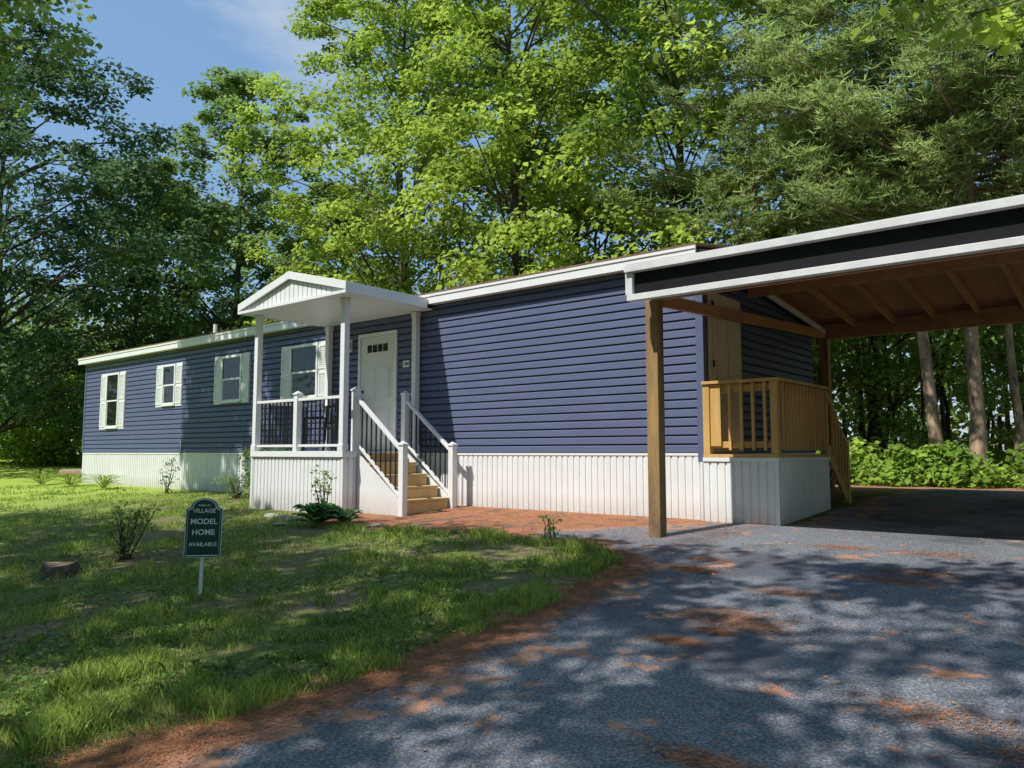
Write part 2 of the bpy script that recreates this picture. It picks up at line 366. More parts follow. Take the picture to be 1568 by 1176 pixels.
# ---- porch
PX0,PX1,PY=-12.30,-9.73,7.62
mb=MB(); mb.box(PX0,PX1+.02,PY,FY-.035,.80,.895); H(mb,'porch_floor',M['white'],.004)
mb=MB(); ribs(mb,PX0,PX1,lambda a,d,z:(a,PY+.05-d,z),-.25,.80); 
ribs(mb,PY+.04,FY-.03,lambda a,d,z:(PX1-.015+d,a,z),-.25,.80); ribs(mb,PY+.04,FY-.03,lambda a,d,z:(PX0+.015-d,a,z),-.25,.80)
H(mb,'porch_skirting',M['skirt'])
mb=MB(); mb.box(PX0-.01,PX0+.05,PY+.025,PY+.034,-.2,.8); mb.box(PX1-.05,PX1+.003,PY+.025,PY+.034,-.2,.8); H(mb,'porch_skirt_corner',M['skirt'])
posts=MB(); PF=PY+.07
for x in (PX0+.06,PX1-.06):
    for y in (PF,FY-.09):
        posts.box(x-.052,x+.052,y-.052,y+.052,.896,3.33)
        posts.box(x-.065,x+.065,y-.065,y+.056,.897,1.0); posts.box(x-.065,x+.065,y-.065,y+.056,3.24,3.329)
H(posts,'porch_posts',M['white'],.006)
w=MB(); k=MB()
def newel(x,y,z0,z1):
    w.box(x-.05,x+.05,y-.05,y+.05,z0,z1); w.box(x-.065,x+.065,y-.065,y+.065,z1,z1+.025)
    V=[(x-.055,y-.055,z1+.0252),(x+.055,y-.055,z1+.0252),(x+.055,y+.055,z1+.0252),(x-.055,y+.055,z1+.0252),(x,y,z1+.07)]
    w.add(V,[(0,1,4),(1,2,4),(2,3,4),(3,0,4)])
def rail(p,q,h=.86,zb=.09,n=None):
    p=Vector(p);q=Vector(q); L=(q-p).length
    w.bar(p+Vector((0,0,h)),q+Vector((0,0,h)),.07,.045); w.bar(p+Vector((0,0,zb)),q+Vector((0,0,zb)),.045,.04)
    n=n or max(1,int(L/.105))
    for i in range(1,n):
        t=p.lerp(q,i/n); k.bar(t+Vector((0,0,zb+.02)),t+Vector((0,0,h-.022)),.018,.018)
zf=.896; xm=(PX0+PX1)/2
newel(xm,PF,zf,1.84)
rail((PX0+.115,PF,zf),(xm-.05,PF,zf)); rail((xm+.05,PF,zf),(PX1-.115,PF,zf))
rail((PX0+.06,PF+.055,zf),(PX0+.06,FY-.145,zf))
SY0,SY1=7.93,9.0; NX=PX1-.06
newel(NX,SY0,zf,1.86); newel(NX,SY1,zf,1.86)
SB=-8.66
zg=float(gz(SB,8.4))
for y in (SY0,SY1):
    newel(SB,y,float(gz(SB,y))-.03,.98)
    rail((NX+.05,y,.90),(SB-.05,y,.08),.84,.12,9)
H(w,'porch_railing',M['white'],.003); H(k,'porch_balusters',M['black'])
t=MB(); wr=MB(); nst=5
for i in range(nst-1):
    zt=.896-(i+1)*.185; xa=PX1+.03+i*.25
    t.box(xa,xa+.275,SY0+.05,SY1-.05,zt-.035,zt)
    t.box(xa+.004,xa+.022,SY0+.07,SY1-.07,zt+.0005,zt+.148)
t.box(PX1+.021+4*.25-.0,PX1+.04+4*.25,SY0+.07,SY1-.07,zg-.02,.12)
H(t,'porch_steps',M['tread'],.005)
for (u,v) in ((SY0-.01,SY0+.02),(SY1-.02,SY1+.01)):
    wr.prism([(PX1+.02,-.15),(SB-.05,-.12),(SB-.05,.14),(PX1+.02,.86)],u,v)
H(wr,'stair_side_panels',M['skirt'])
RX0,RX1,RXm=-12.42,-9.38,-10.9; ry0=7.36; ry1=FY-.215
mb=MB(); mb.box(RX0+.05,RX1-.05,ry0+.05,FY-.03,3.335,3.355)
mb.box(PX0,PX1,PF-.05,PF+.05,3.356,3.37)
H(mb,'porch_ceiling',M['white'])
mb=MB(); mb.prism([(RX0+.03,3.40),(RXm,3.80),(RXm,3.86),(RX0+.03,3.46)][::-1],ry0+.04,ry1+.4); mb.prism([(RXm,3.80),(RX1-.03,3.40),(RX1-.03,3.46),(RXm,3.86)][::-1],ry0+.04,ry1+.4); H(mb,'porch_roof',M['shingle'])
mb=MB(); 
mb.prism([(RX0,3.375),(RXm-.001,3.755),(RXm-.001,3.885),(RX0,3.505)][::-1],ry0,ry0+.035); mb.prism([(RXm+.001,3.755),(RX1,3.375),(RX1,3.505),(RXm+.001,3.885)][::-1],ry0,ry0+.035)
mb.box(RX1-.025,RX1,ry0+.036,ry1,3.33,3.505); mb.box(RX0,RX0+.025,ry0+.036,ry1,3.33,3.505)
mb.box(RX0,RX1,ry0,ry0+.035,3.325,3.374)
H(mb,'porch_fascia',M['white'],.003)
mb=MB(); a=RX0+.1
while a<RX1-.1:
    e=min(a+.125,RX1-.1); h=lambda x:3.80-abs(x-RXm)*.25
    mb.prism([(a+.008,3.376),(e-.008,3.376),(e-.008,h(e)),(a+.008,h(a))][::-1],ry0+.06,ry0+.075); a=e
mb.prism([(RX0+.08,3.376),(RX1-.08,3.376),(RXm,3.79)][::-1],ry0+.080,ry0+.09)
H(mb,'porch_gable_boards',M['white'])

# ---- bench on the porch
bench=empty('porch_bench',(-11.6,8.9,.896))
mb=MB(); bx0,bx1=-12.05,-11.1
for x in (bx0,bx1):
    mb.bar((x,8.55,.9),(x,8.55,1.5),.035,.035); mb.bar((x,9.0,.9),(x,9.08,1.75),.035,.035); mb.bar((x,8.52,1.5),(x,9.05,1.52),.05,.03)
for i in range(5): mb.box(bx0,bx1,8.56+i*.09,8.63+i*.09,1.30,1.325)
mb.bar((bx0,9.07,1.74),(bx1,9.07,1.74),.03,.05); mb.bar((bx0,9.03,1.42),(bx1,9.03,1.42),.03,.03)
for i in range(9):
    x=bx0+(i+.5)*(bx1-bx0)/9; mb.bar((x,9.03,1.42),(x,9.07,1.74),.02,.015)
o=mb.obj('bench_frame',M['black']); o.parent=bench; o.matrix_parent_inverse=Matrix.Translation(-Vector(bench.location))

# ---------------------------------------------------------------- carport
cp=empty('carport',(-1,10.5,0))
def C(mb,name,m,bevel=0):
    o=mb.obj(name,m,None,bevel); o.parent=cp; o.matrix_parent_inverse=Matrix.Translation(-Vector(cp.location)); return o
CX0,CX1=-4.42,2.5
mb=MB()
for x,y in ((-4.34,7.86),(2.25,7.86),(-4.31,13.9),(2.25,13.9),(2.25,10.9)):
    mb.box(x-.075,x+.075,y-.075,y+.075,float(gz(x,y))-.1,2.62 if y<8 else 2.88)
C(mb,'posts',M['postwood'],.006)
mb=MB(); mb.box(CX0+.03,CX1-.03,7.83,7.89,2.625,2.80); C(mb,'front_beam',M['rafter'],.004)
mb=MB(); mb.box(CX0+.03,CX1-.03,13.85,13.95,2.85,3.12)
mb.bar((-4.29,7.95,2.64),(-4.29,13.84,2.94),.05,.15); mb.bar((2.25,7.95,2.63),(2.25,13.84,2.93),.05,.2); 
mb.box(CX0+.03,CX1-.03,10.72,10.77,3.12,3.34)
C(mb,'beams',M['rafter'],.004)
RYm=10.75
mb=MB()
x=CX0+.06
while x<CX1:
    mb.prismx([(7.52,2.80),(RYm-.03,3.31),(RYm-.03,3.44),(7.52,2.93)],x-.02,x+.02)
    mb.prismx([(RYm+.03,3.31),(14.05,2.97),(14.05,3.10),(RYm+.03,3.44)],x-.02,x+.02)
    x+=.61
C(mb,'rafters',M['rafter'])
mb=MB(); mb.prismx([(7.47,2.945),(RYm,3.462),(RYm,3.475),(7.47,2.96)],CX0,CX1); mb.prismx([(RYm,3.462),(14.1,3.105),(14.1,3.12),(RYm,3.475)],CX0,CX1); C(mb,'roof_sheathing',M['ceiling'])
mb=MB(); mb.prismx([(7.42,2.965),(RYm,3.480),(RYm,3.50),(7.42,2.985)],CX0-.02,CX1+.02); mb.prismx([(RYm,3.480),(14.12,3.125),(14.12,3.145),(RYm,3.50)],CX0-.02,CX1+.02); C(mb,'roof_covering',M['metalroof'])
mb=MB(); mb.box(CX0,CX1,7.455,7.47,2.65,2.90); C(mb,'shade_dark_fascia_board',M['shadefascia'])
mb=MB(); mb.box(CX0-.02,CX1,7.36,7.452,2.885,2.962); mb.box(CX0-.01,CX1,7.40,7.50,2.565,2.635)
mb.box(CX0-.03,CX0+.06,7.405,7.474,2.636,2.883)
mb.bar((-4.26,RYm+.1,3.26),(-4.26,13.8,2.98),.02,.09)
C(mb,'white_fascia_trim',M['fasciaw'],.004)

# ---------------------------------------------------------------- side deck at the end door
dk=empty('wooden_deck',(-3.95,10.2,0))
def K(mb,name,m,bevel=0):
    o=mb.obj(name,m,None,bevel); o.parent=dk; o.matrix_parent_inverse=Matrix.Translation(-Vector(dk.location)); return o
DX0,DX1,DY0,DY1=-4.40,-3.45,9.20,11.1
mb=MB(); ribs(mb,DX0,DX1,lambda a,d,z:(a,DY0-d,z),-.05,.80); ribs(mb,DY0,DY1,lambda a,d,z:(DX1+d,a,z),-.05,.80); K(mb,'skirting',M['skirt'])
mb=MB(); mb.box(DX0,DX1+.03,DY0-.03,DY0-.015,.76,.81); mb.box(DX1+.015,DX1+.03,DY0-.014,DY1,.76,.81); mb.box(DX1-.03,DX1+.02,DY0-.022,DY0-.0145,-.05,.76); K(mb,'skirting_trim',M['white'])
mb=MB(); yv=DY0-.02
while yv<DY1-.1: mb.box(DX0,DX1+.03,yv,yv+.135,.812,.85); yv+=.14
for x,y in ((DX0+.05,DY0+.03),(DX1-.02,DY0+.03),(DX1-.02,DY1-.05)):
    mb.box(x-.045,x+.045,y-.045,y+.045,.851,1.74)
mb.box(DX0+.1,DX0+.24,DY0+.0,DY0+.03,.95,1.735)
mb.box(DX0,DX1+.06,DY0-.04,DY0+.10,1.742,1.78); mb.box(DX1-.09,DX1+.06,DY0+.101,DY1,1.742,1.78)
mb.box(DX0+.1,DX1-.07,DY0+.035,DY0+.06,.93,1.01); mb.box(DX0+.1,DX1-.07,DY0+.035,DY0+.06,1.63,1.72)
mb.box(DX1-.03,DX1+.005,DY0+.08,DY1-.1,.93,1.01); mb.box(DX1-.03,DX1+.005,DY0+.08,DY1-.1,1.63,1.72)
x=DX0+.36
while x<DX1-.1: mb.box(x-.018,x+.018,DY0-.006,DY0+.03,.90,1.735); x+=.15
y=DY0+.16
while y<DY1-.1: mb.box(DX1+.007,DX1+.04,y-.018,y+.018,.90,1.735); y+=.125
RN=.8
mb.bar((DX1,DY1,1.70),(DX1,DY1+RN,1.0),.04,.09); mb.bar((DX1,DY1,.90),(DX1,DY1+RN,.25),.04,.2)
mb.box(DX1-.045,DX1+.045,DY1+RN-.03,DY1+RN+.06,.1,1.05)
for i in range(1,6):
    f=i/6; mb.bar((DX1+.03,DY1+RN*f,.92-.65*f),(DX1+.03,DY1+RN*f,1.68-.70*f),.034,.034)
for i in range(3): mb.box(DX0,DX1,DY1+.02+i*.26,DY1+.27+i*.26,.64-i*.17,.68-i*.17)
K(mb,'deck_frame',M['newwood'],.004)
mb=MB(); mb.box(XR+.034,XR+.057,9.42,10.46,.87,3.02); H(mb,'side_door_frame',M['sidedoor'],.004)
mb=MB(); mb.box(XR+.058,XR+.069,9.52,10.36,.9,2.93); 
for (p,q) in ((1.0,1.6),(1.75,2.75)): 
    mb.box(XR+.070,XR+.077,9.62,9.90,p,q); mb.box(XR+.070,XR+.077,9.98,10.26,p,q)
H(mb,'side_door',M['sidedoor'],.004)
mb=MB(); 
for z in (1.2,2.0,2.8): mb.box(XR+.0695,XR+.08,9.50,9.54,z,z+.09)
H(mb,'side_door_hinges',M['black'])

# ---------------------------------------------------------------- lawn sign
sx_,sy_=-6.2,3.41; sgz=float(gz(sx_,sy_))
sign=empty('lawn_sign',(sx_,sy_,sgz)); sign.rotation_euler=(0,rad(1.2),rad(56))
def S(mb,name,m,bevel=0): return mb.obj(name,m,sign,bevel)
mb=MB(); mb.box(-.014,.014,.006,.018,-.1,.80); S(mb,'stake',M['signwhite'])
w2,z0,z1=.145,.345,.82
def arch(g,zt):
    P=[(-w2+g,z0+g),(w2-g,z0+g),(w2-g,zt)]
    for i in range(13):
        a=math.pi*i/12; P.append(((w2-.035-g)*math.cos(a),zt+.02+(.072)*math.sin(a)))
    P.append((-w2+g,zt)); return P
mb=MB(); mb.prism(arch(0,z1-.07),-.004,.005); S(mb,'board_edge',M['signwhite'],.001)
mb=MB(); mb.prism(arch(.006,z1-.072),-.007,-.0045); S(mb,'board_face',M['signgreen'])
mb=MB(); P=arch(.018,z1-.08)
for i in range(len(P)):
    p,q=P[i],P[(i+1)%len(P)]; mb.bar((p[0],-.0085,p[1]),(q[0],-.0085,q[1]),.002,.008)
S(mb,'border_line',M['signwhite'])
for b,z,s in (('PARK AT',.780,.024),('VILLAGE',.735,.048),('MODEL',.645,.064),('HOME',.555,.064),('AVAILABLE',.455,.045)):
    text(b,(0,-.0085,z),(rad(90),0,0),s,M['signwhite'],sign,'sign_text')

# ---------------------------------------------------------------- vegetation
SUN=np.array([-.30,-1,1.45]); SUN=SUN/np.linalg.norm(SUN)
def leaf_verts(C_,Nn,Ls,asp,rng,fold=.12):
    n=len(C_); Nn=Nn/np.linalg.norm(Nn,axis=1,keepdims=True)
    t=rng.normal(size=(n,3)); t-= (t*Nn).sum(1,keepdims=True)*Nn; t/=np.linalg.norm(t,axis=1,keepdims=True)
    b=np.cross(Nn,t); L=Ls[:,None]
    V=np.stack([C_-t*L*.5, C_+b*L*asp*.5+Nn*L*fold, C_+t*L*.5, C_-b*L*asp*.5+Nn*L*fold],1)
    return V.reshape(-1,3)
def clump_leaves(cc,cr,lpc,ls,rng,crown=None,flat=.5,up=.7,asp=.75,sun=.45):
    n=len(cc); idx=np.repeat(np.arange(n),lpc); m=len(idx)
    d=rng.normal(size=(m,3)); d/=np.linalg.norm(d,axis=1,keepdims=True)
    r=rng.random(m)**.45
    off=d*r[:,None]*cr[idx][:,None]; off[:,2]*=flat
    off[:,2]-=.18*(off[:,0]**2+off[:,1]**2)/cr[idx]
    P=cc[idx]+off
    nn=rng.normal(size=(m,3))*.5; nn[:,2]+=up*.7; nn+=d*.35+SUN*sun
    if crown is not None:
        o=P-crown; o/=np.linalg.norm(o,axis=1,keepdims=True)+1e-6; nn+=o*.25
    L=ls*rng.uniform(.6,1.25,m)
    cv=rng.random(n)[idx]*.6+rng.random(m)*.4
    return leaf_verts(P,nn,L,asp,rng),cv
def trunk_tube(mb,x,y,z0,z1,r0,r1,rng,wand=.25,n=9,segs=9):
    pts=[];rs=[]; dx=dy=0
    for i in range(segs+1):
        f=i/segs
        if i: dx+=rng.normal()*wand/segs*2; dy+=rng.normal()*wand/segs*2
        pts.append((x+dx,y+dy,z0+(z1-z0)*f)); rs.append(r0*(1.35 if i==0 else 1)*(1-f)+r1*f)
    mb.tube(pts,rs,n); return pts
def broad_tree(name,x,y,Ht,R,cb,nc,lpc,ls,lm,seed,cr=1.0,bark='bark',r0=None,lobe=1.0):
    rng=np.random.default_rng(seed); z0=float(gz(x,y))
    root=empty(name,(x,y,z0)); inv=Matrix.Translation((-x,-y,-z0))
    mb=MB(); pts=trunk_tube(mb,x,y,z0-.2,z0+Ht*.9,r0 or .009*Ht+.04,.03,rng,.5)
    f=rng.random(nc)**.85; env=R*np.sin(np.pi*np.clip(.13+.85*f,0,1))**.55
    a=rng.random(nc)*2*np.pi
    lob=1+lobe*(.22*np.sin(a*3+seed)+.16*np.sin(f*9+a*2+seed*2))
    r=env*lob*np.clip(rng.random(nc)**.42,0,1)
    cc=np.stack([x+r*np.cos(a),y+r*np.sin(a),z0+cb+f*(Ht-cb)],1)
    crr=cr*rng.uniform(.55,1.3,nc)*(1-.35*f)
    crown=np.array([x,y,z0+cb+(Ht-cb)*.45])
    V,cv=clump_leaves(cc,crr,lpc,ls,rng,crown)
    for i in range(0,nc,4):
        h=np.clip((cc[i,2]-z0)-.55*r[i],1.5,Ht*.88); k=h/(Ht*.9)*9; k0=min(int(k),8); fr=k-k0
        p=Vector(pts[k0]).lerp(Vector(pts[k0+1]),fr); q=Vector(cc[i]); mdl=p.lerp(q,.5)+Vector((0,0,.12*r[i]))
        rr=.010+.005*r[i]
        mb.tube([p,mdl,q],[rr*1.6,rr,.01],5)
    o=mb.obj('trunk_and_limbs',M[bark],root,0,True); o.matrix_parent_inverse=inv
    o=np_mesh('foliage',V,4,M[lm],root,cv); o.matrix_parent_inverse=inv
    return root
def pine_tree(name,x,y,Ht,R,cb,nb,lm,seed,r0=.17,dens=1.0,bark='pinebark'):
    rng=np.random.default_rng(seed); z0=float(gz(x,y))
    root=empty(name,(x,y,z0)); inv=Matrix.Translation((-x,-y,-z0))
    mb=MB(); pts=trunk_tube(mb,x,y,z0-.2,z0+Ht*.96,r0,.03,rng,.35,10)
    P=[];CV=[]
    for b in range(nb):
        f=(b+rng.random())/nb; z=cb+f*(Ht-cb); Lb=R*(1-f)**.6*rng.uniform(.6,1.1)*(.6+.4*min(1,f/.18))+.4
        a=rng.random()*2*np.pi; k=z/(Ht*.96)*9; k0=min(int(k),8)
        p=Vector(pts[k0]).lerp(Vector(pts[k0+1]),min(1,k-k0)); rise=rng.uniform(-.05,.3)+.25*f
        d=Vector((math.cos(a),math.sin(a),0)); q=p+d*Lb+Vector((0,0,rise*Lb))
        mdl=p.lerp(q,.5)-Vector((0,0,.05*Lb))
        mb.tube([p,mdl,q],[.014+.006*Lb,.010+.003*Lb,.006],5)
        side=Vector((-d.y,d.x,0))
        nt=int(30*Lb*dens)
        t=rng.random(nt)**.75*.85+.2; s=rng.normal(size=nt)*.22*Lb*(1.15-t*.8)
        base=np.array(p)[None]*(1-t)[:,None]+np.array(q)[None]*t[:,None]+np.array(side)[None]*s[:,None]
        base[:,2]+= -.10*np.abs(s)+rng.normal(size=nt)*.06
        cv=rng.random()
        P.append(base); CV.append(np.full(nt,cv))
    B=np.concatenate(P); cvb=np.concatenate(CV); kk=8
    Bi=np.repeat(B,kk,axis=0); m=len(Bi)
    dr=rng.normal(size=(m,3)); dr[:,2]=np.abs(dr[:,2])*.5+.1; dr/=np.linalg.norm(dr,axis=1,keepdims=True)
    nn=SUN[None]+rng.normal(size=(m,3))*.5
    sd=np.cross(dr,nn); sd/=np.linalg.norm(sd,axis=1,keepdims=True)
    L=rng.uniform(.14,.24,m)[:,None]; W=.030
    V=np.stack([Bi-sd*W*.5,Bi+sd*W*.5,Bi+dr*L+sd*W*.2,Bi+dr*L-sd*W*.2],1).reshape(-1,3)
    cv=np.repeat(cvb,kk)*.5+rng.random(m)*.5
    o=mb.obj('trunk_and_limbs',M[bark],root,0,True); o.matrix_parent_inverse=inv
    o=np_mesh('needles',V,4,M[lm],root,cv); o.matrix_parent_inverse=inv

broad_tree('oak_tree',-33.5,9.8,17.5,6.4,1.6,400,90,.22,'oak',11,1.2)
broad_tree('oak_tree',-38,17,15,5.5,.8,240,80,.26,'oak',12,1.3)
broad_tree('maple_tree',-31.5,18.5,18,4.3,1.0,280,95,.24,'maple2',13,1.05)
broad_tree('maple_tree',-42,22,15,5,1,160,75,.28,'maple2',14,1.3)
broad_tree('maple_tree',-27,21,12.5,4.4,1.0,210,85,.25,'maple2',15,1.1)
broad_tree('maple_tree',-21.5,19.2,21,5.2,1.6,420,125,.185,'maple',16,1.0,lobe=1.3)
broad_tree('maple_tree',-15.0,18.8,21,5.0,1.9,430,125,.185,'maple',17,1.0,lobe=1.3)
broad_tree('maple_tree',-10.2,19.2,18,4.6,2.2,320,120,.185,'maple',18,.95,lobe=1.3)
broad_tree('maple_tree',-18,26,17,6.5,2,190,75,.28,'maple2',19,1.4)
pine_tree('pine_tree',-7.0,18.0,14.5,4.2,4.2,115,'pineleaf',21,.14)
pine_tree('pine_tree',-3.3,17.9,15.5,4.2,5.2,115,'pineleaf',22,.13)
pine_tree('pine_tree',-2.75,18.5,14.5,4.2,5.4,105,'pineleaf',23,.16)
pine_tree('pine_tree',-2.2,19.6,13.5,4.0,5.2,95,'pineleaf',24,.09)
pine_tree('pine_tree',.6,18.0,14,4.0,5.2,95,'pineleaf',25,.13)
broad_tree('maple_tree',-6.5,26,10,5.5,3.0,150,75,.28,'maple2',26,1.3)
broad_tree('maple_tree',1.5,27,14,5.5,3.0,170,75,.28,'maple2',27,1.3)

rng=np.random.default_rng(77)
cc=[];crs=[]
mbw=MB()
for i in range(1500):
    a=rng.uniform(rad(-95),rad(28)); dist=rng.uniform(33,52) if a>rad(-60) else rng.uniform(44,62)
    x=math.sin(a)*dist; y=math.cos(a)*dist
    if x>-32 and y<27: continue
    z=rng.random()**.9*8.5+.3
    cc.append((x,y,float(gz(x,y))+z)); crs.append(rng.uniform(1.0,2.0))
for i in range(950):  # unseen trees added behind the camera to block low sky light
    x=rng.uniform(-48,30); y=-15-rng.random()*5; cc.append((x,y,float(gz(x,y))+rng.random()*11)); crs.append(rng.uniform(1.2,2.2))
for i in range(380):
    y=rng.uniform(-15,26); x=14+rng.random()*5; cc.append((x,y,float(gz(x,y))+rng.random()*10)); crs.append(rng.uniform(1.2,2.2))
cc=np.array(cc);crs=np.array(crs)
V,cv=clump_leaves(cc,crs,52,.45,rng,None,.75,.5)
woods=empty('distant_woods',(0,40,0)); inv=Matrix.Translation((0,-40,0))
o=np_mesh('foliage',V,4,M['forest'],woods,cv); o.matrix_parent_inverse=inv
for i in range(90):
    a=rng.uniform(rad(-85),rad(25)) if i<60 else rng.uniform(rad(-18),rad(0)); dist=rng.uniform(23,42)
    x=math.sin(a)*dist; y=math.cos(a)*dist
    if y<20 and x>-40: continue
    trunk_tube(mbw,x,y,float(gz(x,y))-.2,rng.uniform(9,12),rng.uniform(.06,.13),.04,rng,.6,6,5)
o=mbw.obj('trunks',M['bark'],woods,0,True); o.matrix_parent_inverse=inv

cc=[];crs=[]
for i in range(300):
    x=rng.uniform(-9,7); y=rng.uniform(17.0,19.2); cc.append((x,y,.25+rng.random()**1.8*.7)); crs.append(rng.uniform(.22,.5))
for i in range(260):
    x=rng.uniform(-14,8); y=rng.uniform(21,27); cc.append((x,y,.2+rng.random()*4.0)); crs.append(rng.uniform(.5,1.0))
for i in range(560):
    f=rng.random(); x=-54+29*f+rng.normal()*1.0; y=9.0+8*f+rng.random()*3; cc.append((x,y,float(gz(x,y))+.2+rng.random()**1.1*5.2)); crs.append(rng.uniform(.5,1.15))
for i in range(300):
    f=rng.random(); x=-40+13.5*f+rng.normal()*.6; y=9.3+5.5*f+rng.random()*1.2; cc.append((x,y,float(gz(x,y))+.15+rng.random()**1.3*3.4)); crs.append(rng.uniform(.4,.8))
for i in range(140):
    x=rng.uniform(-27.5,-24.4); y=rng.uniform(14,18); cc.append((x,y,float(gz(x,y))+rng.random()**1.3*3.2)); crs.append(rng.uniform(.4,.9))
cc=np.array(cc);crs=np.array(crs)
V,cv=clump_leaves(cc,crs,80,.16,rng,None,.7,.7)
np_mesh('undergrowth',V,4,M['under'],None,cv)

# gaps in the shade canopy: ground spots that stay sunny (x,y,rx,ry)
GAPS=[(-4.5,1.9,.45,.4),(-6.4,5.95,1.3,.25),(-5.0,6.5,.5,.3),(-1.6,5.5,.45,.35),(-.6,4.3,.4,.3),(-2.6,6.6,.5,.25),(-1.0,2.9,.3,.25),(-2.2,2.1,.3,.2),(-17,6.6,4.5,1.0),(-12.5,6.2,1.3,.3)]
def shade_tree(name,tx,ty,Ht,x0,x1,nc,seed,lm='maple2',ye=7.3,depth=9.0,h0=6.8,h1=12.5,lpc=75,extra=None):
    rng=np.random.default_rng(seed); z0=float(gz(tx,ty)); root=empty(name,(tx,ty,z0)); inv=Matrix.Translation((-tx,-ty,-z0))
    mb=MB(); pts=trunk_tube(mb,tx,ty,z0-.2,z0+Ht,.2,.05,rng,.4)
    cc=[]
    for i in range(nc):
        h=rng.uniform(h0,h1); yy_=ye-(h+.3)/1.45-rng.random()*depth+rng.normal()*.2; xx=rng.uniform(x0,x1)
        gx=xx+.30*(h+.3)/1.45; gy=yy_+(h+.3)/1.45
        if any(((gx-a)/(c+.2))**2+((gy-b)/(d+.2))**2<1 for a,b,c,d in GAPS): continue
        cc.append((xx,yy_,h))
    if extra: cc+=extra
    cc=np.array(cc); crr=rng.uniform(.4,.85,len(cc))
    if extra: crr[-len(extra):]*=.8
    V,cv=clump_leaves(cc,crr,lpc,.16,rng,None,.5,.8,sun=.35)
    for i in range(len(cc)):
        if i%4: continue
        q=Vector(cc[i]); h=min(max(q.z-.45*(Vector((q.x-tx,q.y-ty,0)).length),2.5),Ht*.95)
        k=(h)/Ht*9; k0=min(int(k),8); p=Vector(pts[k0]).lerp(Vector(pts[k0+1]),min(1,k-k0))
        mdl=p.lerp(q,.5)+Vector((0,0,.5)); mb.tube([p,mdl,q],[.035,.02,.008],5)
    o=mb.obj('trunk_and_limbs',M['bark'],root,0,True); o.matrix_parent_inverse=inv
    o=np_mesh('foliage',V,4,M[lm],root,cv); o.matrix_parent_inverse=inv
rr=random.Random(4)
exl=[]
for i in range(95):
    h=rr.uniform(8.5,11.5); z=rr.uniform(-.4,3.6); exl.append((rr.uniform(-17.6,-12.9)-.30*(h-z)/1.45,9.2-(h-z)/1.45,h))
shade_tree('shade_maple',-17,-3.5,12,-24,-12.5,290,31,extra=exl)
shade_tree('shade_maple',-8,-5,12,-13.0,-5.5,320,32)
shade_tree('shade_maple',-1.5,-6.5,12,-6.0,-.5,185,33)
ex=[(-.5+rr.uniform(-1.5,1.6),8.9+rr.uniform(-.6,.6),rr.uniform(5.0,7.6)) for i in range(34)]
shade_tree('shade_maple',6.5,4.5,11,-1.0,4.5,130,34,'maple',extra=ex)

def shrub(name,x,y,h,r,nc,lpc,ls,lm,seed,cr=.16):
    rng=np.random.default_rng(seed); z0=float(gz(x,y)); root=empty(name,(x,y,z0)); inv=Matrix.Translation((-x,-y,-z0))
    f=rng.random(nc)**.8; a=rng.random(nc)*6.28; rr=r*(.35+.65*f)*rng.random(nc)**.5
    cc=np.stack([x+rr*np.cos(a),y+rr*np.sin(a),z0+h*(.12+.88*f)],1)
    V,cv=clump_leaves(cc,cr*rng.uniform(.6,1.3,nc),lpc,ls,rng,None,.8,.6,.5)
    mb=MB()
    for c in cc[::2]: mb.tube([(x+rng.normal()*.04,y+rng.normal()*.04,z0-.02),(x+(c[0]-x)*.6,y+(c[1]-y)*.6,z0+(c[2]-z0)*.6),tuple(c)],[.012,.008,.003],4)
    o=mb.obj('stems',M['bark'],root); o.matrix_parent_inverse=inv
    o=np_mesh('foliage',V,4,M[lm],root,cv); o.matrix_parent_inverse=inv
shrub('shrub',-13.0,8.3,1.0,.45,44,28,.075,'maple2',41)
shrub('shrub',-14.2,8.5,.45,.5,26,24,.06,'maple2',42)
shrub('shrub',-17.2,8.6,.75,.2,12,16,.06,'maple2',44)
shrub('shrub',-9.55,7.15,.85,.22,16,16,.06,'maple2',48,.1)
shrub('shrub',-8.9,4.0,.58,.32,30,20,.055,'maple2',49,.13)
shrub('weed',-5.35,7.2,.28,.15,9,12,.05,'under',51,.08)
def arch_leaves(name,x,y,n,L,Wd,h,seed,lm,spread=1.0):
    rng=np.random.default_rng(seed); z0=float(gz(x,y)); V=[];F=[]
    for i in range(n):
        a=rng.random()*6.28; el=rng.uniform(.2,1.3); l=L*rng.uniform(.7,1.15); d=Vector((math.cos(a),math.sin(a),0)); s=Vector((-d.y,d.x,0))
        base=Vector((x,y,z0))+d*rng.random()*.06
        ns=6; o=len(V)
        for k in range(ns+1):
            t=k/ns; p=base+d*(l*t*math.cos(el)**.5*spread)+Vector((0,0,h*math.sin(el)*(1.9*t-1.25*t*t)+.03))
            wd=Wd*math.sin(math.pi*min(1,max(0,(t-.12)/.88)))**.8*.5+.004
            V+= [p-s*wd+Vector((0,0,wd*.4)),p,p+s*wd+Vector((0,0,wd*.4))]
        for k in range(ns): 
            q=o+k*3; F+=[(q,q+1,q+4,q+3),(q+1,q+2,q+5,q+4)]
    o=meshobj(name,V,F,M[lm],None,0,True); 
    at=o.data.attributes.new('var','FLOAT','FACE'); at.data.foreach_set('value',np.random.default_rng(seed).random(len(F)).astype(np.float32))
arch_leaves('hosta_plant',-9.1,6.72,60,.42,.15,.38,61,'hosta')
arch_leaves('hosta_plant',-8.8,6.95,30,.30,.10,.26,62,'hosta')
for i,(x,y) in enumerate(((-22.6,8.6),(-20.3,8.5),(-24.3,8.5))): arch_leaves('daylily_plant',x,y,60,.6,.03,.5,70+i,'grass')
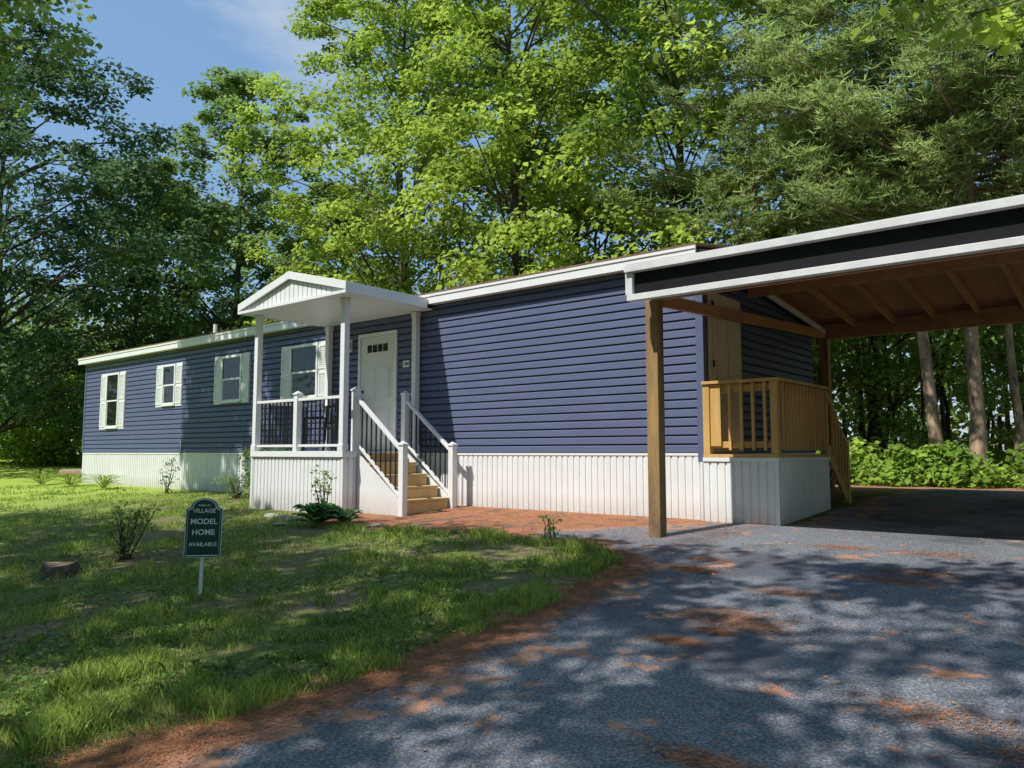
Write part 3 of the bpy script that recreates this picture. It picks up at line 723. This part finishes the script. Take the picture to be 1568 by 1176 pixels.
x,y=-8.56,3.2; z=float(gz(x,y)); stp=empty('tree_stump',(x,y,z)); inv=Matrix.Translation((-x,-y,-z))
rs=np.random.default_rng(3); V=[];n=22
for j,(h,r) in enumerate(((-.05,.24),(.02,.19),(.12,.15))):
    for k in range(n):
        t=2*math.pi*k/n; q=r*(1+.10*math.sin(t*5+1)*(1.6-j*.5)+rs.normal()*.03); V.append((x+q*math.cos(t),y+q*math.sin(t),z+h+.015*math.sin(t*2)*(j==2)))
F=[(j*n+k,j*n+(k+1)%n,(j+1)*n+(k+1)%n,(j+1)*n+k) for j in range(2) for k in range(n)]
o=meshobj('stump_bark',V,F,M['bark'],stp); o.matrix_parent_inverse=inv
o=meshobj('cut_face',V[2*n:],[tuple(range(n))],M['cutwood'],stp); o.matrix_parent_inverse=inv
lg=MB(); x,y=-27.5,10.2; z=float(gz(x,y)); lg.tube([(x,y,z+.12),(x+.9,y+.2,z+.13),(x+1.7,y+.3,z+.12)],[.14,.15,.13],10); lg.obj('fallen_log',M['cutwood'],None,0,True)
def stone(x,y,r,seed):
    import bmesh
    rng=np.random.default_rng(seed); bm=bmesh.new(); bmesh.ops.create_icosphere(bm,subdivisions=3,radius=r)
    k=rng.normal(size=3)*3
    for v in bm.verts:
        c=v.co; f=1+.22*math.sin(c.x/r*2+k[0])+.16*math.sin(c.y/r*3+k[1])+.1*math.sin(c.z/r*4+k[2]); v.co=Vector((c.x*f*1.3,c.y*f,c.z*f*.4))
    me=D.meshes.new('stone'); bm.to_mesh(me); bm.free(); me.materials.append(M['stone']); me.shade_smooth()
    o=D.objects.new('stone',me); o.location=(x,y,float(gz(x,y))+r*.15); COL.objects.link(o)
for i,(x,y,r) in enumerate(((-9.9,6.9,.11),(-10.3,7.0,.09),(-10.7,7.05,.12),(-9.65,6.5,.08),(-8.2,7.0,.07))): stone(x,y,r,80+i)

rng=np.random.default_rng(99)
def in_lawn(X,Y,g=0):
    return (X<xl(np.clip(Y,-12,7.1))-g)&(Y<ymax(X)-.05)&~((X>-24.2)&(Y>8.95))
def sample_lawn(n,rmin,rmax):
    u=rng.random(n); r=rmin*(rmax/rmin)**u
    a=rng.uniform(rad(-78),rad(2),n); X=np.sin(a)*r; Y=np.cos(a)*r
    return X,Y,r
def grass(n,rmin,rmax,h0,h1,wk,mask=None,lean=.5,patch=True):
    X,Y,r=sample_lawn(n,rmin,rmax); edge=rng.random(n)**2*.16
    k=in_lawn(X,Y,edge-.05)
    pn=np.sin(X*2.1+1)*np.sin(Y*2.7)+.6*np.sin(X*5.3+Y*3.1)+.5*np.sin(X*1.1-Y*4.7+2)
    if patch: k&=(rng.random(n)<np.clip(.45+.6*pn,.05,1))
    if mask is not None: k&=mask(X,Y)
    X,Y,r,pn=X[k],Y[k],r[k],pn[k]; n=len(X)
    h=rng.uniform(h0,h1,n)*(1+.3*pn)*(1+.012*r); Z=gz(X,Y)
    a=rng.random(n)*6.28; ln=rng.random(n)*lean*h; w=wk*(1+r*.10)*rng.uniform(.7,1.3,n)
    b=rng.random(n)*6.28
    s=np.stack([np.cos(b)*w,np.sin(b)*w,np.zeros(n)],1); P=np.stack([X,Y,Z],1)
    mid_=P+np.stack([np.cos(a)*ln*.35,np.sin(a)*ln*.35,h*.6],1); tip=P+np.stack([np.cos(a)*ln,np.sin(a)*ln,h],1)
    V=np.stack([P-s,P+s,mid_+s*.6,tip,mid_-s*.6],1).reshape(-1,3)
    return V,np.clip(rng.random(n)*.8+.08+.14*pn,0,1)
V1,c1=grass(300000,2.2,26,.018,.055,.0026,None,1.1)
def edge_mask(X,Y): 
    d=xl(np.clip(Y,-12,7.1))-X; d2=ymax(X)-Y
    return ((d<.40)|((d2<.4)&(X>-9.3))|((X<-3.9)&(Y<2.4)&(X>-5.2)))&(np.sin(Y*3.1)+np.sin(Y*7.3+X*4)+.7*np.sin(X*9)>0)
V2,c2=grass(380000,2.0,12,.04,.11,.0030,edge_mask,.9,False)
def tuft_mask(X,Y): return (np.sin(X*6.1+2*np.sin(Y*3))*np.sin(Y*7.3+1.5*np.sin(X*2.2)))>.72
V3,c3=grass(260000,2.6,16,.04,.085,.0030,tuft_mask,1.0,False)
np_mesh('grass',np.concatenate([V1,V2,V3]),5,M['grass'],None,np.concatenate([c1,np.clip(c2+.25,0,1),c3]))
X,Y,r=sample_lawn(80000,2.2,16); k=in_lawn(X,Y,.05)&((np.sin(X*1.9+2)*np.sin(Y*2.3)+.5*np.sin(X*4-Y*3))>-.1); X,Y=X[k],Y[k]; n=len(X)
P=np.stack([X,Y,gz(X,Y)+rng.uniform(.01,.045,n)],1); nn=rng.normal(size=(n,3))*.4; nn[:,2]+=1
np_mesh('lawn_weeds',leaf_verts(P,nn,rng.uniform(.015,.05,n),.7,rng),4,M['maple2'],None,rng.random(n)*.7)
n=60000; Y=rng.uniform(.8,7.4,n); X=xl(Y)+.08+rng.normal(size=n)*.14
m2=24000; X2=rng.uniform(-9.6,-3.6,m2); Y2=rng.uniform(6.9,9.2,m2); kk=(Y2>ymax(X2)-.2); X2,Y2=X2[kk],Y2[kk]
m3=6000; X3=rng.uniform(-3.4,3,m3); Y3=rng.uniform(1,9,m3)
m4=36000; cl=rng.random((36,2))*[5.5,7]+[-3.3,1.2]; ci=rng.integers(0,36,m4); cs=rng.uniform(.04,.17,36)[ci]; X4=cl[ci,0]+rng.normal(size=m4)*cs*1.4; Y4=cl[ci,1]+rng.normal(size=m4)*cs*.6
X=np.concatenate([X,X2,X3,X4]);Y=np.concatenate([Y,Y2,Y3,Y4]); n=len(X)
P=np.stack([X,Y,gz(X,Y)+.016+rng.random(n)*.006],1); nn=rng.normal(size=(n,3))*.12; nn[:,2]+=1
np_mesh('leaf_litter',leaf_verts(P,nn,rng.uniform(.02,.055,n),.10,rng,.0),4,M['needle'],None,rng.random(n))
n=600; X=rng.uniform(-9,3,n);Y=rng.uniform(1,9.1,n); P=np.stack([X,Y,gz(X,Y)+.022],1); nn=rng.normal(size=(n,3))*.3; nn[:,2]+=1
np_mesh('fallen_leaves',leaf_verts(P,nn,rng.uniform(.015,.04,n),.7,rng,.1),4,M['needle'],None,rng.random(n))

# ---------------------------------------------------------------- light, sky, camera
sd=Vector((.30,1,-1.45)).normalized()
L_=D.lights.new('sun','SUN'); L_.energy=5.0; L_.angle=rad(.53); L_.color=(1,.97,.91)
lo=D.objects.new('sun',L_); lo.rotation_euler=sd.to_track_quat('-Z','Y').to_euler(); lo.location=(-6,-15,25); COL.objects.link(lo)
W=D.worlds.new('World'); SC.world=W; W.use_nodes=True; N=W.node_tree.nodes; L=W.node_tree.links
bg=N['Background']; sk=N.new('ShaderNodeTexSky'); sk.sky_type='NISHITA'; sk.sun_disc=False
sk.sun_elevation=math.asin(-sd.z); sk.sun_rotation=math.atan2(-sd.x,-sd.y); sk.air_density=1.2; sk.dust_density=.3; sk.ozone_density=1.5
tc=N.new('ShaderNodeTexCoord'); mp=N.new('ShaderNodeMapping'); mp.inputs['Scale'].default_value=(1,1,2.5); L.new(tc.outputs['Generated'],mp.inputs[0])
n=noise(N,L,mp.outputs[0],3.0,5,.6); r=ramp(N,[(.54,(0,0,0)),(.8,(.6,.6,.6))]); L.new(n.outputs['Fac'],r.inputs[0])
c=mixc(N,L,.45,sk.outputs[0],(3.0,5.6,9.4))
c=mixc(N,L,r.outputs[0],c,(7.5,7.7,8)); L.new(c,bg.inputs['Color']); bg.inputs['Strength'].default_value=.105
cam=D.cameras.new('camera'); co=D.objects.new('camera',cam); COL.objects.link(co); SC.camera=co
cam.sensor_width=36; cam.lens=27.05; cam.clip_end=2000; cam.clip_start=.05
co.location=(0,0,.87); co.rotation_euler=(rad(95.1),0,rad(39.5))
SC.view_settings.view_transform='Standard'; SC.view_settings.look='None'; SC.view_settings.exposure=0
SC.cycles.max_bounces=4; SC.cycles.diffuse_bounces=2; SC.cycles.transmission_bounces=2; SC.cycles.glossy_bounces=2
